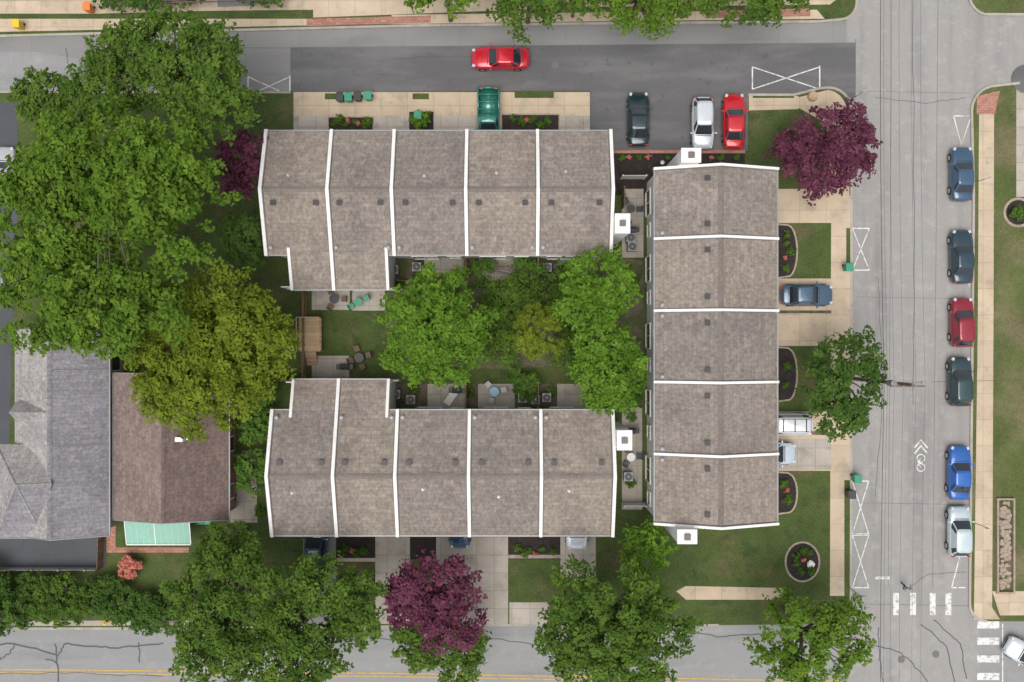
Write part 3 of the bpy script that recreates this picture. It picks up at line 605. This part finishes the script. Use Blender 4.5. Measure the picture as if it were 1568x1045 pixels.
# ------------------------------------------------------------------ cars
PAINT={}
def paint(c):
    if c not in PAINT: PAINT[c]=plain('car_paint',c,.28,.2,1.0)
    return PAINT[c]
def car(name,px,py,ang,colr,L=4.6,kind='sedan',W=1.84,rack=False):
    x,y=U(px,py,.9); z0=.016 if (px>1310 or py<140 or (905<px<1144 and py<230)) else .145
    root=empty(name,(0,0,0)); hl=L/2; w=W/2; pm=paint(colr)
    if kind=='sedan': prof=[(-1,.60,.70),(-.975,.78,.86),(-.90,.88,.93),(-.7,.95,.96),(-.4,1,.95),(0,1,.95),(.35,1,.96),(.5,.99,.95),(.72,.96,.88),(.88,.90,.80),(.965,.76,.70),(1,.55,.60)]; gh=(-.74,.42,-.42,.08,1.43)
    elif kind=='hatch': prof=[(-1,.66,.85),(-.975,.82,.98),(-.9,.9,1.0),(-.7,.96,1.0),(-.4,1,1.0),(0,1,1.0),(.35,1,1.0),(.5,.99,.99),(.72,.97,.93),(.88,.91,.86),(.965,.78,.75),(1,.58,.62)]; gh=(-.95,.50,-.74,.12,1.58)
    elif kind=='van': prof=[(-1,.8,1.0),(-.98,.92,1.05),(-.9,.98,1.05),(-.5,1,1.05),(0,1,1.05),(.4,1,1.05),(.6,1,1.05),(.8,.96,1.0),(.93,.86,.88),(1,.65,.7)]; gh=(-.97,.66,-.82,.32,1.85)
    else: prof=[(-.02,.97,.98),(0,1,1.02),(.3,1,1.02),(.5,1,1.02),(.72,.98,.98),(.88,.94,.92),(.965,.82,.82),(1,.64,.66)]; gh=(0.0,.50,.05,.26,1.72)
    b=MB(); rings=[]
    for t,wf,zt in prof:
        ww=w*wf; X=t*hl
        half=[(ww*.90,.24),(ww*1.0,.42),(ww*1.0,.62 if zt>.75 else zt*.8),(ww*.965,zt-.10),(ww*.86,zt-.02),(ww*.5,zt+.015)]
        rings.append([(X,a,z) for a,z in half]+[(X,0,zt+.025)]+[(X,-a,z) for a,z in reversed(half)])
    n=len(rings[0]); V=[p for r in rings for p in r]; Fc=[]
    for i in range(len(rings)-1):
        for j in range(n-1): Fc.append((i*n+j,i*n+j+1,(i+1)*n+j+1,(i+1)*n+j))
        Fc.append((i*n+n-1,i*n,(i+1)*n,(i+1)*n+n-1))
    Fc.append(tuple(range(n))); Fc.append(tuple(range(len(V)-n,len(V))))
    b.add(V,Fc)
    if kind=='pickup':
        b.box(-hl,-.05,-w,-w+.12,.45,1.05); b.box(-hl,-.05,w-.12,w,.45,1.05); b.box(-hl,-hl+.1,-w+.121,w-.121,.45,1.04); b.box(-hl+.101,-.05,-w+.121,w-.121,.5,.62)
        b.box(-.16,-.051,-w+.121,w-.121,.621,1.04)
        for k in (.25,.5,.75): b.box(-hl*k-.04,-hl*k+.04,-w+.02,w-.02,1.052,1.11)
    b.obj('body',pm,root,smooth=True)
    xr0,xf0,xr1,xf1,zt=gh; NS=40; gm=MB(); zb=prof[len(prof)//2][2]-.03
    ringz=[0,.3,.62,.88,1.0,1.04]
    Vs=[]
    for li,t in enumerate(ringz):
        tt=min(t,1.0); e=tt**1.12
        if li==5: e=1.0; shr=.80
        else: shr=1.0
        xr=(xr0*(1-e)+xr1*e)*hl; xf=(xf0*(1-e)+xf1*e)*hl; hw=w*(.90*(1-e)+.70*e)
        cxm=(xr+xf)/2; hx=(xf-xr)/2*shr; hw*=shr
        z=zb+(zt-zb)*t
        for k in range(NS):
            a=2*math.pi*k/NS; ca,sa=math.cos(a),math.sin(a); pw=.32
            Vs.append((cxm+hx*math.copysign(abs(ca)**pw,ca),hw*math.copysign(abs(sa)**pw,sa),z))
    glass=[];pnt=[]
    for li in range(5):
        for k in range(NS):
            f=(li*NS+k,li*NS+(k+1)%NS,(li+1)*NS+(k+1)%NS,(li+1)*NS+k)
            am=(k+.5)/NS*360; q=am%90; corner=38<=q<=52
            bp=(abs(am-90)<5 or abs(am-270)<5) and kind!='pickup'
            if li<3 and not corner and not bp: glass.append(f)
            else: pnt.append(f)
    pnt.append(tuple(5*NS+k for k in range(NS)))
    gm.add(Vs,glass); gm.mi=[1]*len(glass); gm.f+=pnt; gm.mi+=[0]*len(pnt)
    gm.obj('cabin',[pm,CGLASS],root,smooth=True)
    d=MB(); wh=MB(); al=MB()
    for sx in (-.60,.62):
        for sy in (-1,1):
            for (mb,r,o0,o1) in ((wh,.33,-.2,.012),(al,.21,.0,.02)):
                P=[];nn=18
                for o in (o0,o1):
                    for k in range(nn): P.append((sx*hl+r*math.cos(6.2832*k/nn),sy*(w+o),.33+r*math.sin(6.2832*k/nn)))
                mb.add(P,[(k,(k+1)%nn,nn+(k+1)%nn,nn+k) for k in range(nn)]+[tuple(range(nn,2*nn)),tuple(range(nn))])
    wh.obj('tyres',RUBBER,root); al.obj('wheels',CHROME,root)
    hlm=MB(); tl=MB(); mr=MB(); zf=prof[-3][2]; zr_=prof[1][2] if kind!='pickup' else 1.0
    for sy in (-1,1):
        hlm.rbox(.925*hl,sy*w*.70,zf-.16,zf+.012,.26,.22,-sy*.35)
        tl.rbox(-.955*hl,sy*w*.68,zr_-.2,zr_+.015,.12,.30,sy*.2)
        mr.rbox((gh[1]-.08)*hl,sy*(w+.09),.92,1.08,.12,.22,0)
    hlm.obj('headlamps',HEADL,root,bevel=.03); tl.obj('taillamps',TAILL,root,bevel=.02); mr.obj('mirrors',pm,root,bevel=.03)
    d.box(-hl-.01,-hl+.03,-.4,.4,.42,.55); d.box(hl-.04,hl+.012,-.5,.5,.32,.5)
    cowl=(gh[1]+.01)*hl; d.box(cowl,cowl+.06,-w*.70,w*.70,.93,prof[len(prof)//2][2]+.03)
    if kind=='sedan': d.box((gh[0]-.03)*hl,(gh[0]-.03)*hl+.025,-w*.7,w*.7,.9,.987)
    if rack or kind=='van':
        for sy in (-1,1): d.box(xr1*hl+.2,xf1*hl-.2,sy*w*.56-.02,sy*w*.56+.02,zt+.0,zt+.08)
        for k in (.15,.5,.85): xx=(xr1*(1-k)+xf1*k)*hl; d.box(xx-.04,xx+.04,-w*.54,w*.54,zt+.05,zt+.085)
    d.obj('trim',DARK,root)
    root.location=(x,y,z0); root.rotation_euler=(0,0,math.radians(ang))
    return root
car('car',766,88,180,(.55,.012,.03),4.8)
car('pickup_truck',748,180,-90,(.04,.22,.17),4.9,'pickup')
car('parked_car',978,182,90,(.014,.03,.035),4.5); car('parked_car',1077,188,-90,(.60,.63,.66),4.3,'hatch'); car('parked_car',1125,185,90,(.55,.01,.02),4.6)
car('parked_car',1475,266,90,(.045,.10,.165),4.5); car('parked_car',1475,393,91,(.02,.05,.07),4.5); car('parked_car',1475,494,90,(.27,.012,.03),4.1,'hatch')
car('parked_car',1472,585,90,(.022,.055,.06),4.1,'hatch'); car('parked_car',1471,725,89,(.02,.12,.42),4.5); car('parked_car',1471,815,90,(.52,.61,.63),4.2,'hatch')
car('parked_car',1236,452,0,(.06,.11,.17),4.3); car('parked_car',1200,650,180,(.72,.74,.76),4.7,'van'); car('parked_car',1180,695,0,(.55,.62,.68),4.2,'hatch')
car('minivan',483,850,90,(.02,.05,.10),4.7,'van'); car('parked_car',704,800,-90,(.02,.06,.12),4.4); car('parked_car',883,802,-90,(.68,.72,.76),4.3,'hatch')
car('car',1580,1008,150,(.6,.62,.64),4.5)
car('parked_car',5,265,88,(.5,.5,.5),4.4); car('parked_car',0,420,90,(.1,.12,.14),4.5)
# ------------------------------------------------------------------ utility poles & wires
wx=U(1298,577)[0]
def pole(y):
    e=empty('utility_pole',(wx,y,0)); b=MB(); b.cyl(wx,y,0,12.2,.17,12,.11)
    b.box(wx-1.25,wx+1.25,y-.16,y-.06,11.4,11.52); b.beam((wx-.8,y-.11,11.4),(wx,y-.11,10.7),.03); b.beam((wx+.8,y-.11,11.4),(wx,y-.11,10.7),.03); b.obj('pole_and_crossarm',WOODP,e)
    t=MB(); t.cyl(wx-.32,y,9.0,9.9,.24,14)
    for dx in (-1.1,-.45,.45,1.1): t.cyl(wx+dx,y-.11,11.521,11.7,.05,8)
    t.beam((wx,y+.05,9.0),(wx+1.9,y+.05,9.5),.035); t.rbox(wx+2.2,y+.05,9.43,9.55,.65,.26,0); t.obj('fittings',GREYM,e)
PY=[vy(579,0)+k for k in (-50,0,48)]
for y in PY: pole(y)
wm=MB()
def cat(p,q,sag,r,n=14):
    p=Vector(p);q=Vector(q);pr=None
    for i in range(n+1):
        t=i/n; c=p.lerp(q,t); c.z-=sag*4*t*(1-t)
        if pr is not None: wm.beam(pr,c,r,4)
        pr=c
for a,b_ in ((PY[0],PY[1]),(PY[1],PY[2])):
    for dx,z,r in ((-1.1,11.7,.008),(-.45,11.7,.008),(.45,11.7,.008),(1.1,11.7,.008),(.15,7.0,.022),(.15,7.6,.010)): cat((wx+dx,a,z),(wx+dx,b_,z),.7,r)
cat((wx,PY[1],8.8),(wx+32,PY[1]+.5,7),.8,.018)
wm.obj('overhead_wires',DARK)
# ------------------------------------------------------------------ yard fences & decks
def fence(name,pts,h=1.8,mat=WOOD):
    b=MB(); P=[Vector(U(*p)) for p in pts]
    for i in range(len(P)-1):
        a,c=P[i],P[i+1]; d=c-a; n=max(1,int(d.length/.16)); an=math.atan2(d.y,d.x)
        for k in range(n):
            q=a+d*((k+.5)/n); b.rbox(q.x,q.y,.12,h+random.uniform(-.03,.03),d.length/n*.9,.03,an)
        for z in (.4,h-.3): m=(a+c)/2; nv=Vector((-d.y,d.x)).normalized()*.045; b.rbox(m.x+nv.x,m.y+nv.y,z,z+.09,d.length,.05,an)
        for k in range(int(d.length/2.2)+2):
            q=a+d*min(1,k*2.2/d.length); b.rbox(q.x,q.y,.1,h+.1,.11,.11,an)
    b.obj(name,mat)
fence('wood_fence',[(470,448),(470,585)]); fence('wood_fence',[(470,582),(430,582)],1.6)
for x in (597,714,823): fence('wood_fence',[(x,400),(x,424)]); fence('wood_fence',[(x,585),(x,622)])
fence('wood_fence',[(600,430),(625,432)],1.2); fence('wood_fence',[(950,275),(985,275)],1.8,SIDING); fence('wood_fence',[(952,292),(952,320)]); fence('wood_fence',[(952,770),(985,770)],1.8,SIDING)
fence('picket_fence',[(-60,868),(158,868)],1.2,GREYM); fence('wood_fence',[(158,868),(160,822)],1.2)
fence('wood_fence',[(350,690),(350,640)],1.6)
dk=empty('wood_deck',(*U(483,512),0)); b=MB(); x0,y0=U(462,538); x1,y1=U(496,487); b.box(x0,x1,y0,y1,.9,1.0)
for i in range(4): b.box(x0+.2,x1-.5,y0-.3*(i+1),y0-.3*i-.01,.2,.8-.18*i)
b.obj('boards',WOODL,dk)
b=MB()
for (a,c,dd,e) in ((x0,y0,x0,y1),(x1,y0,x1,y1),(x0,y1,x1,y1)):
    b.beam((a,c,1.9),(dd,e,1.9),.05)
    for t in range(8): q=t/7; b.beam((a+(dd-a)*q,c+(e-c)*q,.12 if t in(0,7) else 1.0),(a+(dd-a)*q,c+(e-c)*q,1.9),.05 if t in(0,7) else .02)
b.obj('railing',WOODL,dk)
def ac(px,py):
    x,y=U(px,py,.8); e=empty('ac_unit',(x,y,0)); b=MB(); b.box(x-.38,x+.38,y-.38,y+.38,.14,.95); b.obj('casing',GREYM,e,bevel=.03)
    b=MB(); b.cyl(x,y,.951,.975,.33,20); b.obj('fan_well',DARK,e)
    b=MB(); 
    for r in (.12,.22,.30):
        for k in range(20):
            a0,a1=6.2832*k/20,6.2832*(k+1)/20; b.beam((x+r*math.cos(a0),y+r*math.sin(a0),.985),(x+r*math.cos(a1),y+r*math.sin(a1),.985),.006,4)
    b.cyl(x,y,.976,.995,.07,10); b.obj('grille',GREYM,e)
for p in ((603,413),(638,409),(818,414),(838,410),(868,420),(606,604),(629,612),(820,612),(837,609),(800,610),(966,364),(968,378),(962,730)): ac(*p)
def table(px,py,mat,r=.5,chairs=4,cm=DARK,rot=0):
    x,y=U(px,py,.7); e=empty('patio_table_set',(x,y,0)); b=MB(); b.cyl(x,y,.82,.86,r,20); b.cyl(x,y,.16,.82,.04,8); b.cyl(x,y,.12,.16,.25,12); b.obj('table',mat,e)
    b=MB()
    for i in range(chairs):
        a=rot+6.2832*i/chairs; cx,cy=x+(r+.38)*math.cos(a),y+(r+.38)*math.sin(a)
        b.rbox(cx,cy,.52,.57,.46,.46,a); b.rbox(cx+.23*math.cos(a),cy+.23*math.sin(a),.571,1.02,.05,.46,a)
        for sx in(-.2,.2):
            for sy in(-.2,.2): b.beam((cx+sx*math.cos(a)-sy*math.sin(a),cy+sx*math.sin(a)+sy*math.cos(a),.12),(cx+sx*math.cos(a)-sy*math.sin(a),cy+sx*math.sin(a)+sy*math.cos(a),.52),.02,5)
    b.obj('chairs',cm,e)
BLUEP=plain('blue_plastic',(.14,.34,.44),.4); GREENP=plain('green_plastic',(.03,.26,.15),.45); REDP=plain('red_plastic',(.40,.03,.02),.45); BRN=plain('wicker',(.14,.09,.06),.7)
table(512,458,DARK,.4,3,BRN); table(549,463,GREENP,.35,2,GREENP,.5); table(550,548,DARK,.4,4,BRN,.3); table(757,600,BLUEP,.4,3,GREYM,.2); table(966,320,DARK,.35,3); table(966,700,WHITE,.35,3,DARK)
def lounge(px,py,a):
    x,y=U(px,py,.4); a=math.radians(a); e=empty('lounge_chair',(x,y,0)); b=MB(); b.rbox(x,y,.42,.48,1.2,.62,a)
    c,s=math.cos(a),math.sin(a)
    b.add([(x+c*.6-s*.31,y+s*.6+c*.31,.48),(x+c*.6+s*.31,y+s*.6-c*.31,.48),(x+c*1.15+s*.31,y+s*1.15-c*.31,.95),(x+c*1.15-s*.31,y+s*1.15+c*.31,.95),
           (x+c*.6-s*.31,y+s*.6+c*.31,.42),(x+c*.6+s*.31,y+s*.6-c*.31,.42),(x+c*1.2+s*.31,y+s*1.2-c*.31,.92),(x+c*1.2-s*.31,y+s*1.2+c*.31,.92)],[(0,1,2,3),(4,5,6,7),(0,1,5,4),(1,2,6,5),(2,3,7,6),(3,0,4,7)])
    for u,v in ((-.55,.27),(-.55,-.27),(.5,.27),(.5,-.27)): b.beam((x+c*u-s*v,y+s*u+c*v,.12),(x+c*u-s*v,y+s*u+c*v,.42),.025,6)
    b.obj('frame_and_cushion',WHITE,e)
lounge(690,610,55)
def grill(px,py):
    x,y=U(px,py,.9); e=empty('barbecue_grill',(x,y,0)); b=MB(); b.rbox(x,y,.85,1.05,.75,.5,0); b.box(x-.7,x-.38,y-.22,y+.22,.95,1.0); b.box(x+.38,x+.7,y-.22,y+.22,.95,1.0)
    for sx in(-.33,.33):
        for sy in(-.2,.2): b.beam((x+sx,y+sy,.12),(x+sx,y+sy,.85),.025,6)
    b.prism([(y-.25,1.051),(y+.25,1.051),(y+.2,1.22),(y,1.3),(y-.2,1.22)],0,x-.37,x+.37); b.obj('body',DARK,e)
for p in ((528,562),(745,408),(966,352),(860,408),(966,660),(700,598)): grill(*p)
def bin_(px,py,mat,rot=0):
    x,y=U(px,py,.8); e=empty('wheelie_bin',(x,y,0)); zb=.142
    b=MB(); b.add([(x-.22,y-.24,zb),(x+.22,y-.24,zb),(x+.22,y+.24,zb),(x-.22,y+.24,zb),(x-.29,y-.32,zb+.95),(x+.29,y-.32,zb+.95),(x+.29,y+.32,zb+.95),(x-.29,y+.32,zb+.95)],[(0,3,2,1),(4,5,6,7),(0,1,5,4),(1,2,6,5),(2,3,7,6),(3,0,4,7)])
    b.obj('bin_body',mat,e,bevel=.03); b=MB(); b.box(x-.31,x+.31,y-.34,y+.33,zb+.951,zb+1.02); b.beam((x-.25,y+.37,zb+.93),(x+.25,y+.37,zb+.93),.025); b.obj('lid',mat,e,bevel=.03)
    b=MB(); b.beam((x-.3,y+.22,zb+.1),(x-.22,y+.22,zb+.1),.1,12); b.beam((x+.22,y+.22,zb+.1),(x+.3,y+.22,zb+.1),.1,12); b.obj('wheels',RUBBER,e)
for p,m_ in (((521,150),DARK),((534,150),GREENP),((548,149),DARK),((564,148),GREENP),((1299,410),GREENP),((1312,733),GREENP),((1303,757),DARK),((640,178),GREENP),((308,796),GREENP),((320,796),GREENP)): bin_(*p,m_)
YEL=plain('yellow_paint',(.70,.48,.03),.5); ORG=plain('orange_paint',(.75,.2,.04),.5)
def hydrant(px,py):
    x,y=U(px,py,.5); e=empty('fire_hydrant',(x,y,0)); b=MB(); b.cyl(x,y,.12,.17,.2,14); b.cyl(x,y,.17,.7,.13,14); b.cyl(x,y,.7,.76,.17,14); b.cyl(x,y,.76,.92,.13,14,.04)
    b.beam((x-.24,y,.55),(x+.24,y,.55),.06,10); b.beam((x,y,.52),(x,y-.25,.52),.08,10); b.obj('body',YEL,e)
hydrant(162,953); bin_(27,38,YEL); bin_(135,12,ORG)
def stop(px,py,ang):
    x,y=U(px,py); e=empty('stop_sign',(x,y,0)); b=MB(); b.cyl(x,y,.1,2.9,.035,8); b.obj('post',GREYM,e)
    c,s=math.cos(ang),math.sin(ang)
    for nm,r,o0,o1,m_ in (('border',.42,.04,.055,WHITE),('face',.38,.056,.062,REDP)):
        b=MB(); P=[]
        for o in (o0,o1):
            for k in range(8):
                q=math.radians(22.5+45*k); u=r*math.cos(q); P.append((x+c*u+s*o,y+s*u-c*o,2.5+r*math.sin(q)))
        b.add(P,[(k,(k+1)%8,8+(k+1)%8,8+k) for k in range(8)]+[tuple(range(8)),tuple(range(8,16))]); b.obj(nm,m_,e)
stop(1300,900,0.2)
def postsign(name,px,py,mat):
    x,y=U(px,py); e=empty(name,(x,y,0)); b=MB(); b.cyl(x,y,.1,2.6,.03,8); b.obj('post',GREYM,e); b=MB(); b.box(x-.16,x+.16,y-.05,y-.035,2.0,2.5); b.obj('plate',mat,e)
postsign('traffic_sign',1308,150,WHITE); postsign('traffic_sign',1301,560,WHITE); postsign('traffic_sign',1492,280,WHITE); postsign('traffic_sign',1490,800,WHITE)
rk=MB(); rr=random.Random(3)
x0,y0=U(1526,905); x1,y1=U(1548,765)
def rock(b,x,y,z,r,rnd):
    P=[];n=7
    for zz,k in ((0,.8),(.5,1),(.9,.6)):
        for i in range(n): a=6.2832*i/n; q=r*k*rnd.uniform(.8,1.15); P.append((x+q*math.cos(a),y+q*math.sin(a),z+zz*r*.9))
    b.add(P,[(l*n+i,l*n+(i+1)%n,(l+1)*n+(i+1)%n,(l+1)*n+i) for l in range(2) for i in range(n)]+[tuple(range(2*n,3*n))])
for i in range(170): rock(rk,rr.uniform(x0+.2,x1-.2),rr.uniform(y0+.2,y1-.2),.13,rr.uniform(.1,.24),rr)
rk.obj('rock_bed',STONE)
fr=MB(); fr.box(x0-.15,x0,y0-.15,y1+.15,.1,.4); fr.box(x1,x1+.15,y0-.15,y1+.15,.1,.4); fr.box(x0+.002,x1-.002,y0-.15,y0,.1,.39); fr.box(x0+.002,x1-.002,y1,y1+.15,.1,.39); fr.obj('stone_border',STONE)
st=MB(); st.cyl(*U(1243,149),.12,.45,.45,14,.38); st.obj('tree_stump',WOODL)
bs=MB(); rock(bs,*U(1240,863),.13,.35,rr); bs.obj('garden_boulder',WHITE)
def person(px,py,ang):
    x,y=U(px,py,1.2)
    J=[(0,0,.95),(0,0,1.2),(0,0,1.42),(0,0,1.52),(.02,0,1.66),(0,.11,.9),(.18,.12,.5),(.12,.12,.09),(.28,.12,.05),(0,-.11,.9),(-.08,-.12,.5),(-.32,-.12,.13),(-.18,-.12,.05),
       (0,.2,1.4),(-.08,.25,1.14),(.05,.26,.9),(0,-.2,1.4),(.1,-.25,1.14),(.28,-.24,.95),(.34,-.23,.88),(.08,.26,.82)]
    E=[(0,1),(1,2),(2,3),(3,4),(0,5),(5,6),(6,7),(7,8),(0,9),(9,10),(10,11),(11,12),(2,13),(13,14),(14,15),(2,16),(16,17),(17,18),(18,19),(15,20)]
    R=[.15,.14,.15,.06,.115,.10,.07,.05,.045,.10,.07,.05,.045,.075,.055,.045,.075,.055,.045,.035,.035]
    me=bpy.data.meshes.new('pedestrian'); me.from_pydata(J,E,[]); o=bpy.data.objects.new('pedestrian',me); coll.objects.link(o)
    bm=bmesh.new(); bm.from_mesh(me); ly=bm.verts.layers.skin.verify(); bm.verts.ensure_lookup_table()
    for i,v in enumerate(bm.verts): v[ly].radius=(R[i],R[i]); v[ly].use_root=(i==0)
    bm.to_mesh(me); bm.free()
    o.modifiers.new('s','SKIN'); ss=o.modifiers.new('u','SUBSURF'); ss.levels=2; ss.render_levels=2
    pm=bpy.data.materials.new('clothed_figure'); pm.use_nodes=True; nt=pm.node_tree; p=nt.nodes['Principled BSDF']
    tc=nd(nt,'ShaderNodeTexCoord'); sp=nd(nt,'ShaderNodeSeparateXYZ'); nt.links.new(tc.outputs['Object'],sp.inputs[0])
    cr=nd(nt,'ShaderNodeValToRGB'); cr.color_ramp.interpolation='CONSTANT'; e=cr.color_ramp.elements
    e[0].color=(.02,.02,.02,1); e[1].position=.05; e[1].color=(.04,.05,.09,1)
    for pos,c in ((.50,(.35,.36,.38,1)),(.80,(.45,.28,.2,1)),(.87,(.07,.045,.03,1))): q=e.new(pos); q.color=c
    nt.links.new(math_(nt,'DIVIDE',sp.outputs[2],1.9),cr.inputs[0]); nt.links.new(cr.outputs[0],p.inputs['Base Color']); p.inputs['Roughness'].default_value=.8
    me.materials.append(pm); o.location=(x,y,.02); o.rotation_euler=(0,0,ang)
person(1391,902,1.4)
# ------------------------------------------------------------------ light, camera
w=bpy.data.worlds.new('World'); scene.world=w; w.use_nodes=True; nt=w.node_tree; bg=nt.nodes['Background']
sky=nd(nt,'ShaderNodeTexSky',sky_type='NISHITA'); sky.sun_disc=False; el,az=74,200
sky.sun_elevation=math.radians(el); sky.sun_rotation=math.radians(az); sky.dust_density=3; sky.air_density=1
hs=nd(nt,'ShaderNodeHueSaturation'); hs.inputs['Saturation'].default_value=.3
nt.links.new(sky.outputs[0],hs.inputs['Color']); nt.links.new(hs.outputs[0],bg.inputs[0]); bg.inputs[1].default_value=.15
sd=bpy.data.lights.new('sun','SUN'); sd.energy=2.1; sd.angle=math.radians(45); sd.color=(1,.97,.925); so=bpy.data.objects.new('sun',sd); coll.objects.link(so)
a=math.radians(az); dirv=Vector((math.sin(a)*math.cos(math.radians(el)),math.cos(a)*math.cos(math.radians(el)),math.sin(math.radians(el))))
so.rotation_euler=dirv.to_track_quat('Z','Y').to_euler(); so.location=dirv*90
cd=bpy.data.cameras.new('cam'); cd.sensor_width=36; cd.lens=36/2/(784*S/CH); cd.clip_end=2000
co=bpy.data.objects.new('camera',cd); co.location=(0,0,CH); coll.objects.link(co); scene.camera=co
scene.view_settings.view_transform='Standard'; scene.view_settings.look='None'; scene.view_settings.exposure=0
print('LEAVES',tot)
